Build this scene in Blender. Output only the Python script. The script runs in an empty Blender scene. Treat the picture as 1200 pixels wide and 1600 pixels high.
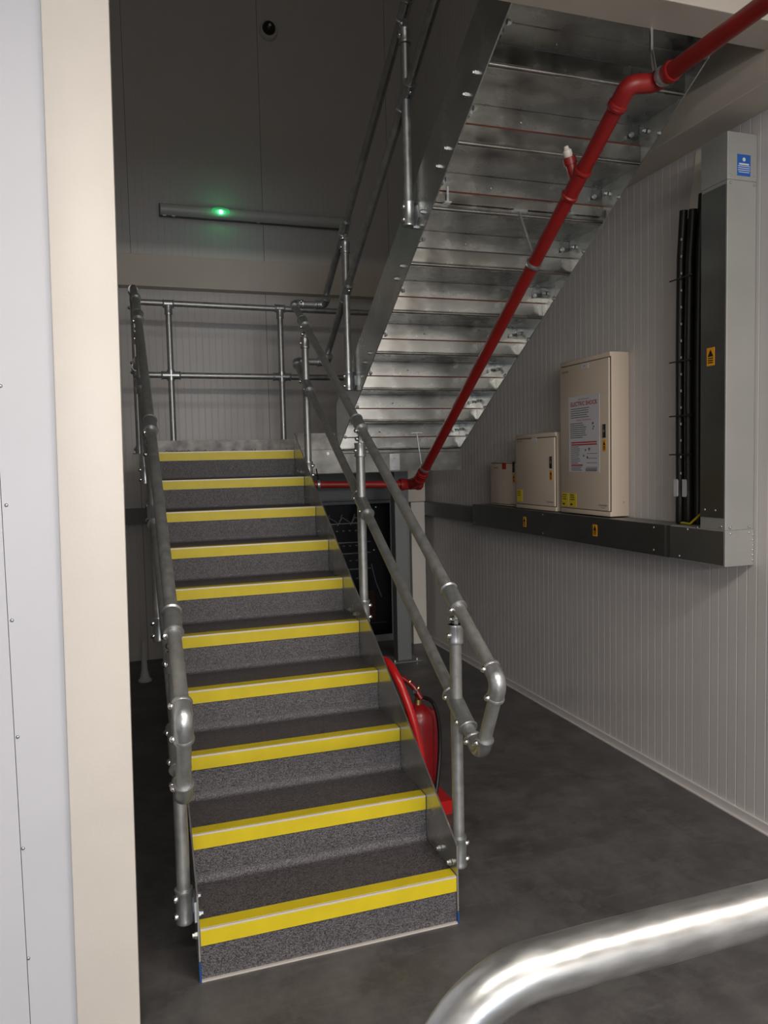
import bpy, bmesh, math, random
from mathutils import Vector, Matrix
import numpy as np
random.seed(7)
C = bpy.context.scene.collection
SC = bpy.context.scene
PI = math.pi

# ------------------------------------------------------------------ camera
def rot(y, p, r):
    return (Matrix.Rotation(y, 3, 'Z') @ Matrix.Rotation(p, 3, 'X') @ Matrix.Rotation(r, 3, 'Y'))
M3 = rot(-0.32019932, -0.06587154, 0.02283838)      # columns: right, forward, up
cam_data = bpy.data.cameras.new('camera'); cam = bpy.data.objects.new('camera', cam_data); C.objects.link(cam)
mw = Matrix.Identity(4)
for i in range(3):
    mw[i][0] = M3[i][0]; mw[i][1] = M3[i][2]; mw[i][2] = -M3[i][1]
mw.translation = Vector((-0.16481746, -2.63918879, 1.80175365))
cam.matrix_world = mw
cam_data.sensor_fit = 'HORIZONTAL'; cam_data.sensor_width = 36; cam_data.lens = 1192.5678 / 1200 * 36
cam_data.clip_start = 0.02; cam_data.clip_end = 60
SC.camera = cam

# ------------------------------------------------------------------ exposure, world, lamps of the hall
SC.view_settings.view_transform = 'Standard'
try: SC.view_settings.look = 'None'
except Exception: pass
SC.view_settings.exposure = 0.0; SC.view_settings.gamma = 1.0; SC.view_settings.use_curve_mapping = False
w = bpy.data.worlds.new('world'); SC.world = w; w.use_nodes = True
w.node_tree.nodes['Background'].inputs[0].default_value = (.5, .5, .5, 1); w.node_tree.nodes['Background'].inputs[1].default_value = .03
def area(name, loc, rot_, sx, sy, power, col):
    d = bpy.data.lights.new(name, 'AREA'); d.shape = 'RECTANGLE'; d.size = sx; d.size_y = sy; d.energy = power; d.color = col
    o = bpy.data.objects.new(name, d); o.location = loc; o.rotation_euler = rot_; C.objects.link(o); return o
WARM = (1, .92, .82); COOL = (.82, .90, 1)
# linear fittings under the hall ceiling, and the daylit shutter opening at the far end of the hall
area('lamp_near', (-.3, -2.9, 3.7), (0, 0, 0), 1.2, .30, 56, WARM)
area('lamp_right', (1.7, -3.3, 3.7), (0, 0, 0), 1.2, .30, 100, WARM)
area('lamp_far', (0.2, -8.0, 2.95), (math.radians(82), 0, 0), 5.0, .16, 175, WARM)
area('daylight_opening', (0.2, -9.8, 1.9), (math.radians(90), 0, 0), 4.0, 1.6, 150, COOL)
area('upper_wall_fill', (.2, -1.4, 5.2), (math.radians(90), 0, 0), 1.8, 1.4, 10, (1, .95, .88))  # added fill, no fitting there: lifts the dark upper back wall

# ------------------------------------------------------------------ materials
def lin(r, g, b):
    f = lambda c: (c / 255 / 12.92) if c / 255 <= .04045 else ((c / 255 + .055) / 1.055) ** 2.4
    return (f(r), f(g), f(b), 1)
MATS = {}
def mat(name, col, rough=.5, metal=0, var=0, scale=8, bump=0, bscale=None, rvar=0, stretch=None, emis=None, estr=1, spec=None, col2=None, detail=4):
    if name in MATS: return MATS[name]
    m = bpy.data.materials.new(name); m.use_nodes = True; nt = m.node_tree; b = nt.nodes['Principled BSDF']
    b.inputs['Base Color'].default_value = col if len(col) == 4 else (*col, 1)
    b.inputs['Roughness'].default_value = rough; b.inputs['Metallic'].default_value = metal
    if spec is not None: b.inputs['Specular IOR Level'].default_value = spec
    if emis: b.inputs['Emission Color'].default_value = (*emis, 1); b.inputs['Emission Strength'].default_value = estr
    if var or bump or rvar:
        tc = nt.nodes.new('ShaderNodeTexCoord'); mp = nt.nodes.new('ShaderNodeMapping'); nt.links.new(tc.outputs['Object'], mp.inputs[0])
        if stretch: mp.inputs['Scale'].default_value = stretch
        n = nt.nodes.new('ShaderNodeTexNoise'); n.inputs['Scale'].default_value = scale; n.inputs['Detail'].default_value = detail
        nt.links.new(mp.outputs[0], n.inputs['Vector'])
        if var:
            r = nt.nodes.new('ShaderNodeValToRGB'); c = Vector(col[:3])
            lo = c * (1 - var); hi = Vector(col2[:3]) if col2 else c * (1 + var)
            r.color_ramp.elements[0].position = .32; r.color_ramp.elements[0].color = (*lo, 1)
            r.color_ramp.elements[1].position = .68; r.color_ramp.elements[1].color = (*hi, 1)
            nt.links.new(n.outputs[0], r.inputs[0]); nt.links.new(r.outputs[0], b.inputs['Base Color'])
        if rvar:
            mr = nt.nodes.new('ShaderNodeMapRange'); mr.inputs[1].default_value = .3; mr.inputs[2].default_value = .7
            mr.inputs[3].default_value = rough - rvar; mr.inputs[4].default_value = rough + rvar
            nt.links.new(n.outputs[0], mr.inputs[0]); nt.links.new(mr.outputs[0], b.inputs['Roughness'])
        if bump:
            n2 = nt.nodes.new('ShaderNodeTexNoise'); n2.inputs['Scale'].default_value = bscale or scale; nt.links.new(mp.outputs[0], n2.inputs['Vector'])
            bp = nt.nodes.new('ShaderNodeBump'); bp.inputs['Strength'].default_value = bump; bp.inputs['Distance'].default_value = .01
            nt.links.new(n2.outputs[0], bp.inputs['Height']); nt.links.new(bp.outputs[0], b.inputs['Normal'])
    MATS[name] = m; return m
GALV = mat('galvanised_tube', (.42, .43, .425), .44, .78, .14, 26, .04, 60, .06)
FIT = mat('galvanised_casting', (.46, .48, .49), .34, .82, .12, 30, .06, 90, .05)
CHROME = mat('bright_screw', (.85, .85, .84), .14, 1)
SHEET = mat('galvanised_sheet', (.40, .405, .39), .25, 1, .24, 4.5, .05, 7, .10, (1.0, 1.3, 1.3))
SHEETD = mat('dark_mottled_sheet', (.17, .17, .16), .42, .9, .35, 7)  # darker, more mottled copy of the galvanised sheet
TOE = mat('toe_board_plate', (.34, .33, .32), .6, .4, .45, 9)
STRING = mat('stringer_plate', (.52, .53, .51), .24, .82, .16, 5, .05, 10, .07)
CREAM = mat('cream_paint', (.66, .62, .575), .38, 0, .02, 5, .03, 80)
BEAMC = mat('beam_paint', (.58, .53, .46), .5, 0, .03, 4)
PANEL = mat('white_wall_panel', (.60, .575, .565), .42, 0, .03, 2)
PANELL = mat('pale_blue_panel', (.56, .57, .62), .45, 0, .02, 2)
DARKGAP = mat('joint_shadow', (.05, .05, .05), .8)
FLOORM = mat('dark_vinyl_floor', (.068, .064, .066), .42, 0, .30, 3.2, .04, 60, .10, None, detail=10)
TREAD = mat('speckled_vinyl', (.068, .062, .070), .33, 0, .72, 230, .5, 230, 0, spec=.75, col2=(.145,.132,.148), detail=1)
YEL = mat('yellow_insert', (.66, .52, .012), .48, 0, .05, 9)
ALU = mat('aluminium_edge', (.72, .70, .68), .35, 1)
ALUP = mat('light_edge_line', (.62, .58, .54), .5, .2)
RED = mat('red_pipe', (.23, .009, .008), .42, 0, .10, 9)
REDG = mat('red_gloss', (.45, .010, .010), .25, 0)
REDD = mat('red_dark_gloss', (.20, .005, .008), .28, 0)
SEAL = mat('red_primer_joint', (.09, .016, .008), .8)
BLACK = mat('black_cable', (.008, .008, .008), .45, 0, .2, 40, .1, 90)
BLACKP = mat('black_plastic', (.012, .012, .012), .35)
TRUNK = mat('trunking_steel', (.26, .27, .265), .36, 1, .08, 4, 0, 12, .04)
TRUNK_LIT = mat('trunking_steel_lit', (.36, .36, .345), .45, .35, .05, 4)  # paler copy of the trunking steel, hall light painted on camera-facing sides
BOARD = mat('board_cream', (.62, .52, .42), .42, 0, .02, 3)
WHITE = mat('white_label', (.62, .62, .66), .5)
INKK = mat('black_ink', (.01, .01, .01), .6)
INKR = mat('red_ink', (.45, .02, .02), .6)
INKG = mat('grey_ink', (.10, .10, .11), .6)
GREENK = mat('green_ink', (.03, .12, .05), .6)
WARN = mat('orange_label', (.80, .36, .01), .5)
YLAB = mat('yellow_label', (.66, .52, .02), .5)
BLUE = mat('blue_label', (.01, .10, .40), .5)
BLUEP = mat('blue_tape', (.01, .06, .22), .5)
EARTH = mat('earth_cable', (.55, .45, .02), .45)
DIFF = mat('grey_diffuser', (.62, .62, .60), .30, 0)
GREYP = mat('grey_frame', (.13, .14, .15), .4)
DGREY = mat('dull_grey_paint', (.16, .165, .17), .5)
POSTG = mat('post_grey', (.20, .21, .21), .45, .3)
STRAW = mat('straw', (.20, .13, .06), .8)
BRASS = mat('brass', (.7, .5, .2), .3, 1)
CREAMP = mat('cream_plastic', (.75, .70, .62), .4)
CEILM = mat('ceiling_white', (.62, .58, .53), .6)
LED = mat('green_led', (.05, .8, .25), .3, emis=(.10, 1, .35), estr=14)
LED2 = mat('green_lens', (.02, .30, .10), .3, emis=(.0, .45, .12), estr=.9)
SPK = mat('small_white_light', (.8, .9, .9), .3, emis=(.7, .8, .8), estr=.6)
def glass():
    m = bpy.data.materials.new('dark_cabinet_glass'); m.use_nodes = True; b = m.node_tree.nodes['Principled BSDF']
    b.inputs['Base Color'].default_value = (.55, .57, .60, 1); b.inputs['Roughness'].default_value = .03
    b.inputs['Transmission Weight'].default_value = 1; b.inputs['IOR'].default_value = 1.15
    return m
GLASS = glass()

def floor_scuffs():
    nt = FLOORM.node_tree; b = nt.nodes['Principled BSDF']
    src = b.inputs['Base Color'].links[0].from_socket
    tc = nt.nodes.new('ShaderNodeTexCoord')
    prev = src
    for sc_, rotz, pos, amt in (((1.2, 9, 1), .6, .68, .09), ((4.5, 1.0, 1), -.25, .70, .08), ((1.3, 1.3, 1), 0, .58, .075), ((4.0, 4.0, 1), 0, .63, .06)):
        mp = nt.nodes.new('ShaderNodeMapping'); mp.inputs['Scale'].default_value = sc_; mp.inputs['Rotation'].default_value = (0, 0, rotz)
        nt.links.new(tc.outputs['Object'], mp.inputs[0])
        n = nt.nodes.new('ShaderNodeTexNoise'); n.inputs['Scale'].default_value = 2.2; n.inputs['Detail'].default_value = 9; n.inputs['Roughness'].default_value = .72
        nt.links.new(mp.outputs[0], n.inputs['Vector'])
        r = nt.nodes.new('ShaderNodeMapRange'); r.inputs[1].default_value = pos - .12; r.inputs[2].default_value = pos + .12
        r.inputs[3].default_value = 0; r.inputs[4].default_value = 1; nt.links.new(n.outputs[0], r.inputs[0])
        mx = nt.nodes.new('ShaderNodeMixRGB'); mx.inputs[2].default_value = (amt + .05, amt + .046, amt + .044, 1)
        nt.links.new(r.outputs[0], mx.inputs[0]); nt.links.new(prev, mx.inputs[1]); prev = mx.outputs[0]
    nt.links.new(prev, b.inputs['Base Color'])
floor_scuffs()

# ------------------------------------------------------------------ mesh helpers
WL = {}     # world location of every object I make
class MB:
    def __init__(s): s.v = []; s.f = []; s.m = []
    def add(s, vs, fs):
        n = len(s.v); s.v += [tuple(v) for v in vs]; s.f += [tuple(i + n for i in f) for f in fs]; return s
    def box(s, a, b):
        x0, y0, z0 = [min(a[i], b[i]) for i in range(3)]; x1, y1, z1 = [max(a[i], b[i]) for i in range(3)]
        return s.add([(x0, y0, z0), (x1, y0, z0), (x1, y1, z0), (x0, y1, z0), (x0, y0, z1), (x1, y0, z1), (x1, y1, z1), (x0, y1, z1)],
                     [(0, 3, 2, 1), (4, 5, 6, 7), (0, 1, 5, 4), (1, 2, 6, 5), (2, 3, 7, 6), (3, 0, 4, 7)])
    def prism_x(s, poly, x0, x1):          # polygon in (y,z), extruded along x
        n = len(poly); a = sum(poly[i][0] * poly[(i + 1) % n][1] - poly[(i + 1) % n][0] * poly[i][1] for i in range(n))
        if a < 0: poly = poly[::-1]
        return s.add([(x0, y, z) for y, z in poly] + [(x1, y, z) for y, z in poly],
                     [tuple(range(n))[::-1], tuple(range(n, 2 * n))] + [(i, (i + 1) % n, n + (i + 1) % n, n + i) for i in range(n)])
    def lathe(s, o, axis, prof, n=20):
        o = Vector(o); a = Vector(axis).normalized(); u = a.orthogonal().normalized(); v = a.cross(u); vs = []; fs = []
        for t, r in prof:
            for k in range(n):
                c = 2 * PI * k / n; vs.append(o + a * t + (u * math.cos(c) + v * math.sin(c)) * r)
        for i in range(len(prof) - 1):
            for k in range(n):
                fs.append((i * n + k, i * n + (k + 1) % n, (i + 1) * n + (k + 1) % n, (i + 1) * n + k))
        fs.append(tuple(range(n))[::-1]); L = (len(prof) - 1) * n; fs.append(tuple(range(L, L + n)))
        return s.add(vs, fs)
    def tube(s, pts, r, n=18, rf=None):
        pts = [Vector(p) for p in pts]; vs = []; fs = []; u = None
        for i, p in enumerate(pts):
            d = ((pts[min(i + 1, len(pts) - 1)] - pts[max(i - 1, 0)])).normalized()
            if u is None: u = d.orthogonal().normalized()
            u = (u - d * u.dot(d)).normalized(); v = d.cross(u); rr = rf(i) if rf else r
            for k in range(n):
                c = 2 * PI * k / n; vs.append(p + (u * math.cos(c) + v * math.sin(c)) * rr)
        for i in range(len(pts) - 1):
            for k in range(n): fs.append((i * n + k, i * n + (k + 1) % n, (i + 1) * n + (k + 1) % n, (i + 1) * n + k))
        fs.append(tuple(range(n))[::-1]); L = (len(pts) - 1) * n; fs.append(tuple(range(L, L + n)))
        return s.add(vs, fs)
    def build(s, name, m, parent=None, origin=None, smooth=True, bevel=0):
        V = np.array(s.v, float); lo = V.min(0); hi = V.max(0)
        o = Vector(origin) if origin is not None else Vector((lo + hi) / 2)
        if parent is None and origin is None: o.z = lo[2]
        me = bpy.data.meshes.new(name); me.from_pydata([tuple(v - np.array(o)) for v in V], [], s.f)
        if bevel:
            bm = bmesh.new(); bm.from_mesh(me)
            bmesh.ops.bevel(bm, geom=[e for e in bm.edges], offset=bevel, segments=2, affect='EDGES', profile=.6)
            bm.to_mesh(me); bm.free()
        me.materials.append(m)
        if smooth:
            for p in me.polygons: p.use_smooth = True
            me.set_sharp_from_angle(angle=math.radians(38))
        return link(name, me, o, parent)
def link(name, me, o, parent=None, rotm=None):
    ob = bpy.data.objects.new(name, me); C.objects.link(ob); WL[ob.name] = Vector(o)
    if parent is not None:
        ob.parent = parent; ob.location = Vector(o) - WL[parent.name]
    else: ob.location = o
    if rotm is not None: ob.rotation_euler = rotm.to_euler()
    return ob
def thing(name, loc, label, cat, group=None):
    o = bpy.data.objects.new(name, None); C.objects.link(o); o.location = loc; WL[o.name] = Vector(loc); o.empty_display_size = .1
    tag(o, label, cat, group); return o
def tag(o, label, cat=None, group=None):
    o['label'] = label
    if cat: o['category'] = cat
    if group: o['group'] = group
    return o
def struct(o): o['kind'] = 'structure'; return o
def arc_path(p0, corner, p1, rad, n=8):
    """fillet points between p0->corner->p1"""
    a = (Vector(p0) - Vector(corner)).normalized(); b = (Vector(p1) - Vector(corner)).normalized(); c = Vector(corner)
    ang = a.angle(b); t = rad / math.tan(ang / 2); s0 = c + a * t; s1 = c + b * t
    bis = (a + b).normalized(); cen = c + bis * (rad / math.sin(ang / 2)); out = []
    v0 = s0 - cen; v1 = s1 - cen; tot = v0.angle(v1); ax = v0.cross(v1).normalized()
    for i in range(n + 1): out.append(cen + Matrix.Rotation(tot * i / n, 3, ax) @ v0)
    return out
# shared small meshes ------------------------------------------------
def small_mesh(name, mb, m, smooth=True):
    me = bpy.data.meshes.new(name); me.from_pydata(mb.v, [], mb.f); me.materials.append(m)
    if smooth:
        for p in me.polygons: p.use_smooth = True
        me.set_sharp_from_angle(angle=math.radians(40))
    return me
SCREW = small_mesh('set_screw', MB().lathe((0, 0, 0), (0, 0, 1), [(-.006, .0125), (.003, .0125), (.008, .0105), (.0115, .006), (.013, .002)], 12), CHROME)
HEX = small_mesh('bolt', MB().lathe((0, 0, 0), (0, 0, 1), [(0, .0125), (.009, .0125), (.009, .0085), (.017, .0085)], 6), FIT, False)
RIVET = small_mesh('rivet', MB().lathe((0, 0, 0), (0, 0, 1), [(0, .006), (.002, .005), (.0035, .002)], 8), FIT)
def align(d): return Vector((0, 0, 1)).rotation_difference(Vector(d).normalized()).to_matrix()
def screw(p, d, parent, nm='set_screw', me=None): return link(nm, me or SCREW, Vector(p), parent, align(d))
_tc = {}
def text(s, size, m, parent, center, xdir, ydir, name='lettering', bold=0, align_x='CENTER'):
    key = (s, size, m.name, bold, align_x)
    if key not in _tc:
        cu = bpy.data.curves.new('t', 'FONT'); cu.body = s; cu.size = size; cu.align_x = align_x; cu.align_y = 'CENTER'; cu.offset = bold; cu.resolution_u = 2
        to = bpy.data.objects.new('t', cu); C.objects.link(to); dg = bpy.context.evaluated_depsgraph_get()
        me = bpy.data.meshes.new_from_object(to.evaluated_get(dg)); bpy.data.objects.remove(to); me.name = name; me.materials.clear(); me.materials.append(m); _tc[key] = me
    X = Vector(xdir); Y = Vector(ydir); Z = X.cross(Y); R = Matrix((X, Y, Z)).transposed()
    return link(name, _tc[key], Vector(center), parent, R)

# ------------------------------------------------------------------ dimensions (fitted to the photograph)
R_ = .19; g = .315125; S = R_ / g; W = .9729
YL = 9 * g                    # landing front edge 2.836
XW = 2.642                    # face of the right wall
YB = 4.75                     # face of the back wall
XL0, XL1 = 1.303, 2.272       # upper flight between its stringers
Y1 = 2.8167                   # first riser of the upper flight
RR = .0242                    # handrail tube radius

# ------------------------------------------------------------------ structure
fl = struct(MB().box((-4.2, -11, -.1), (XW + .2, YB + .3, 0)).build('floor', FLOORM, smooth=False, origin=(0, 0, 0)))
def ribbed(axis, a0, a1, z0, z1, face, sgn, parent, m=PANEL, pitch=.0605, name='wall_panel'):
    """one ribbed sheet; runs along 'axis' from a0 to a1, its face at 'face', the room on side sgn"""
    th = .012; n = max(1, round((a1 - a0) / pitch)); prof = [(a0, th)]; p = (a1 - a0) / n
    for k in range(1, n):
        c = a0 + k * p; prof += [(c - .004, 0), (c - .001, .0012), (c + .001, .0012), (c + .004, 0)]
    prof = [(a0, 0)] + prof[1:] + [(a1, 0)]
    vs = []; fs = []
    for d in (z0, z1):
        for (u, dep) in prof:
            q = face - sgn * dep
            vs.append((q, u, d) if axis == 'y' else (u, q, d))
    L = len(prof)
    for i in range(L - 1): fs.append((i, i + 1, L + i + 1, L + i))
    # returned edges into the joint
    for i in (0, L - 1):
        for d in (z0, z1):
            u = prof[i][0]; q = face - sgn * th; vs.append((q, u, d) if axis == 'y' else (u, q, d))
    b = 2 * L; fs += [(0, b, b + 1, L), (L - 1, b + 2, b + 3, 2 * L - 1)]
    mb = MB().add(vs, fs)
    o = mb.build(name, m, parent, smooth=False)
    bm = bmesh.new(); bm.from_mesh(o.data); bmesh.ops.recalc_face_normals(bm, faces=bm.faces[:]); bm.to_mesh(o.data); bm.free()
    return o
# right wall with its panels
wr = struct(MB().box((XW + .012, -11, 0), (XW + .2, YB + .3, 6.9)).build('wall_right', DARKGAP, smooth=False))
seams = [3.052 - 1.232 * k for k in range(-1, 12)]
ys = sorted([YB + .0] + [s for s in seams if -10.9 < s < YB] + [-10.9])
for a, b in zip(ys[:-1], ys[1:]):
    ribbed('y', a + .0018, b - .0018, .0, 6.9 if a > -.3 else 3.8, XW, -1, wr)
struct(MB().prism_x([(-10.9, 0), (YB, 0), (YB, .045), (-10.9, .045)], XW - .014, XW).build('baseboard_right', PANEL, smooth=False))
struct(MB().box((XW - .03, -10.9, .0), (XW - .0145, YB - .01, .006)).build('trim_1', PANEL, smooth=False))
# back wall
wb = struct(MB().box((-1.5, YB + .012, 0), (XW + .2, YB + .3, 6.9)).build('wall_back', DARKGAP, smooth=False))
bs = [-1.4, -.07, 1.14, 2.40, XW]
for a, b in zip(bs[:-1], bs[1:]): ribbed('x', a + .0018, b - .0018, 0, 6.9, YB, -1, wb)
# left wall of the stairwell
wl = struct(MB().box((-1.55, -.10, 0), (-1.4, YB + .3, 6.9)).build('wall_left', PANEL, smooth=False))
# wall in front, left of the opening: pale panels facing the hall
wf = struct(MB().box((-4.2, -.160, 0), (-.30, -.10, 3.8)).build('wall_front', DARKGAP, smooth=False))
for a, b in ((-2.96, -1.745), (-1.74, -.5235), (-.5215, -.30)):
    MB().box((a, -.18, 0), (b, -.162, 3.72)).build('wall_panel', PANELL, wf, smooth=False)
for z in (.323, .667, 1.009, 1.36, 1.70, 2.045, 2.39, 2.73):
    screw((-.508 - .012 * (2 - z) / 2, -.18, z), (0, -1, 0), wf, 'panel_screw', RIVET)
# hall shell
struct(MB().box((-4.2, -11.1, 3.8), (XW + .2, -.2, 3.95)).build('ceiling', CEILM, smooth=False))
struct(MB().box((-4.35, -11.1, 0), (-4.2, -.1, 3.8)).build('wall_hall_left', PANELL, smooth=False))
struct(MB().box((-4.2, -11.15, 0), (XW + .2, -11, 3.8)).build('wall_hall_end', PANELL, smooth=False))
struct(MB().box((-1.55, -1.6, 6.9), (XW + .2, YB + .3, 7.0)).build('ceiling_upper', CEILM, smooth=False))
struct(MB().box((-1.55, -1.75, 3.95), (XW + .2, -1.6, 6.9)).build('wall_upper_front', PANEL, smooth=False))
struct(MB().box((-1.55, -1.6, 3.95), (-1.4, -.1, 6.9)).build('wall_upper_left', PANEL, smooth=False))
# portal beam over the opening, side beam along the right wall, beam on the back wall
struct(MB().box((2.432, -10.9, 3.482), (XW, -.19, 3.80)).build('trim_8', BEAMC, smooth=False))
struct(MB().box((-1.4, -.19, 3.482), (XW, -.012, 3.80)).build('trim_2', BEAMC, smooth=False, bevel=.004))
struct(MB().box((2.432, -.012, 3.352), (XW, YB, 3.62)).build('trim_3', BEAMC, smooth=False, bevel=.004))
struct(MB().box((2.432, -10.9, 3.352), (XW, -.012, 3.481)).build('trim_4', BEAMC, smooth=False))
struct(MB().box((-1.4, 4.62, 3.42), (2.432, YB, 3.70)).build('trim_5', BEAMC, smooth=False, bevel=.004))
struct(MB().box((-1.4, -1.6, 3.80), (XL0 - .02, -.012, 3.95)).build('floor_upper', FLOORM, smooth=False))
struct(MB().box((XL0 - .02, -1.6, 3.80), (XW, -.012, 3.952)).build('floor_upper_landing', FLOORM, smooth=False))
# column left of the opening (it leans very slightly, as in the photograph)
t = math.tan(.0135)
def colx(x, z): return x + t * (z - 3.13)
cv = []
for z in (0, 3.80):
    for x, y in ((-.348, -.205), (-.164, -.205), (-.164, -.03), (-.348, -.03)): cv.append((colx(x, z), y, z))
col = MB().add(cv, [(0, 3, 2, 1), (4, 5, 6, 7), (0, 1, 5, 4), (1, 2, 6, 5), (2, 3, 7, 6), (3, 0, 4, 7)]).build('column', CREAM, bevel=.006)
tag(col, 'tall square cream painted column at the left side of the stair opening', 'column')

# ------------------------------------------------------------------ lower flight
def flight_pan(parent, j, ynose, z, x0, x1, dirn, vinyl=True, rec=True):
    """sheet steel riser+tread of one step; ynose: nosing y, dirn +1 climbs to +y, -1 to -y"""
    return
ST = thing('staircase', (W / 2, 0, 0), 'lower flight of dark speckled steps with yellow edge strips, rising from the floor', 'stairs')
top = lambda y: R_ + S * y + .130
for x0, x1 in ((-.007, -.001), (W + .001, W + .007)):
    poly = [(-.002, 0), (-.002, .312), (2.825, top(2.825)), (2.825, 1.70), (.004, 0)]
    o = MB().prism_x(poly, x0, x1).build('stringer', STRING, ST, smooth=False)
    tape = MB().prism_x([(-.0035, .0), (-.0035, .05 if x0 > 0 else .075), (.008, .03), (.008, .0)], x0 - .0006, x1 + .0006).build('blue_tape', BLUEP, o, smooth=False)
    tag(tape, 'dark blue tape scrap at the foot of the plate')
def step_profile(y0, z):               # tread with a coved back edge, closed below
    r = .026; yb = y0 + g + .004; pts = [(y0 + .004, z - .002), (yb - r - .01, z - .002), (yb - r, z - .002)]
    for k in range(1, 7):
        a = PI / 2 * k / 6; pts.append((yb - r + r * math.sin(a), z - .002 + r - r * math.cos(a)))
    pts += [(yb, z + .034), (yb + .003, z + .034), (yb + .003, z - .008), (y0 + .004, z - .008)]
    return pts
for j in range(1, 11):
    yn = (j - 1) * g; z = j * R_
    if j < 10:
        MB().prism_x(step_profile(yn, z), .0, W).build('tread', TREAD, ST)
    MB().prism_x([(yn + .006, z - .190 + (.018 if j > 1 else 0)), (yn + .010, z - .190 + (.018 if j > 1 else 0)), (yn + .010, z - .002), (yn + .006, z - .002)], .0, W).build('riser', TREAD, ST, smooth=False)
    # steel pan under the vinyl
    pan = MB().box((.0, yn + .0105, z - .193), (W, yn + .0145, z - .012))
    if j < 10: pan.box((.0, yn + .0105, z - .013), (W, yn + g + .01, z - .0085))
    pan.build('step_pan', SHEET, ST, smooth=False)
    no = MB().prism_x([(yn + .062, z), (yn - .001, z + .001), (yn - .0015, z - .003), (yn, z - .060), (yn + .0055, z - .060), (yn + .0055, z - .004), (yn + .062, z - .004)], .001, W - .001).build('nosing', ALUP, ST, smooth=False)
    MB().box((.002, yn + .006, z + .0), (W - .002, yn + .0585, z + .0018)).build('yellow_insert', YEL, no, smooth=False)
    MB().box((.002, yn - .0028, z - .059), (W - .002, yn + .001, z - .006)).build('yellow_insert', YEL, no, smooth=False)
# base strip at the floor
MB().box((0, -.004, 0), (W, .006, .006)).build('floor_strip', ALUP, ST, smooth=False)
for y in (.09, 1.35, 2.62):
    zc = R_ + S * y
    for dy, dz in ((-.035, -.025), (.072, -.020)):
        screw((W - .0005, y + dy, zc + dz), (-1, 0, 0), ST, 'bolt', HEX)
        screw((.0005, y + dy, zc + dz), (1, 0, 0), ST, 'bolt', HEX)
screw((-.007, .03, .155), (-1, 0, 0), ST, 'bolt', HEX)

# ------------------------------------------------------------------ guard rails
def sleeve(parent, p, d, L=.10, r=.0305, name='rail_sleeve'):
    h = L / 2
    return MB().lathe(p, d, [(-h, RR), (-h, r + .003), (-h + .005, r + .0048), (-h + .011, r), (h - .011, r), (h - .005, r + .0048), (h, r + .003), (h, RR)], 24).build(name, FIT, parent)
def post(parent, x, y, z0, z1, side, plate_x, tilt=True):
    """post with clamp at its foot and a swivel collar at its head; side: -1/+1 = direction of the screws"""
    o = MB().tube([(x, y, z0), (x, y, z1)], RR).build('post', GALV, parent)
    b = MB().lathe((x, y, z0 - .004), (0, 0, 1), [(0, .026), (0, .031), (.006, .033), (.012, .031), (.112, .031), (.118, .0335), (.124, .032), (.124, .024)], 20)
    px = plate_x; xa, xb = sorted((x, px))
    b.box((xa, y - .011, z0 + .03), (xb, y + .011, z0 + .085))
    pa, pb = sorted((px, px + (.006 if x > px else -.006)))
    b.prism_x([(y - .07, z0 + .025), (y - .055, z0 + .09), (y + .02, z0 + .10), (y + .055, z0 + .06), (y + .05, z0 + .0), (y - .03, z0 - .002)], pa, pb)
    b.build('base_clamp', FIT, o)
    for dz in (.025, .09): screw((x + side * .030, y - .010, z0 + dz), (side, -.3, 0), o)
    # swivel collar + lug
    c = MB().lathe((x, y, z1 - .075), (0, 0, 1), [(0, .026), (0, .031), (.006, .033), (.012, .031), (.062, .031), (.07, .033), (.075, .031), (.075, .02)], 20)
    c.box((x - .008, y - .012, z1 - .005), (x + .008, y + .012, z1 + .045))
    c.lathe((x - .014, y, z1 + .022), (1, 0, 0), [(0, .013), (.028, .013)], 12)
    c.build('swivel_collar', FIT, o)
    screw((x - .030, y - .008, z1 - .040), (-1, -.25, 0), o); screw((x - .016, y, z1 + .022), (-1, 0, 0), o)
    return o
def bend(parent, p0, c, p1, rad=.045, name='elbow'):
    pts = arc_path(p0, c, p1, rad, 8); d0 = (Vector(p0) - Vector(c)).normalized(); d1 = (Vector(p1) - Vector(c)).normalized()
    pts = [pts[0] + d0 * .035] + pts + [pts[-1] + d1 * .035]
    mb = MB().tube(pts, .031, 20)
    for q, d in ((pts[0], d0), (pts[-1], d1)): mb.lathe(q, d, [(-.012, .0315), (-.006, .0345), (.001, .0335), (.001, .024)], 20)
    return mb.build(name, FIT, parent)
def zr(y, h): return R_ + S * y + h
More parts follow.
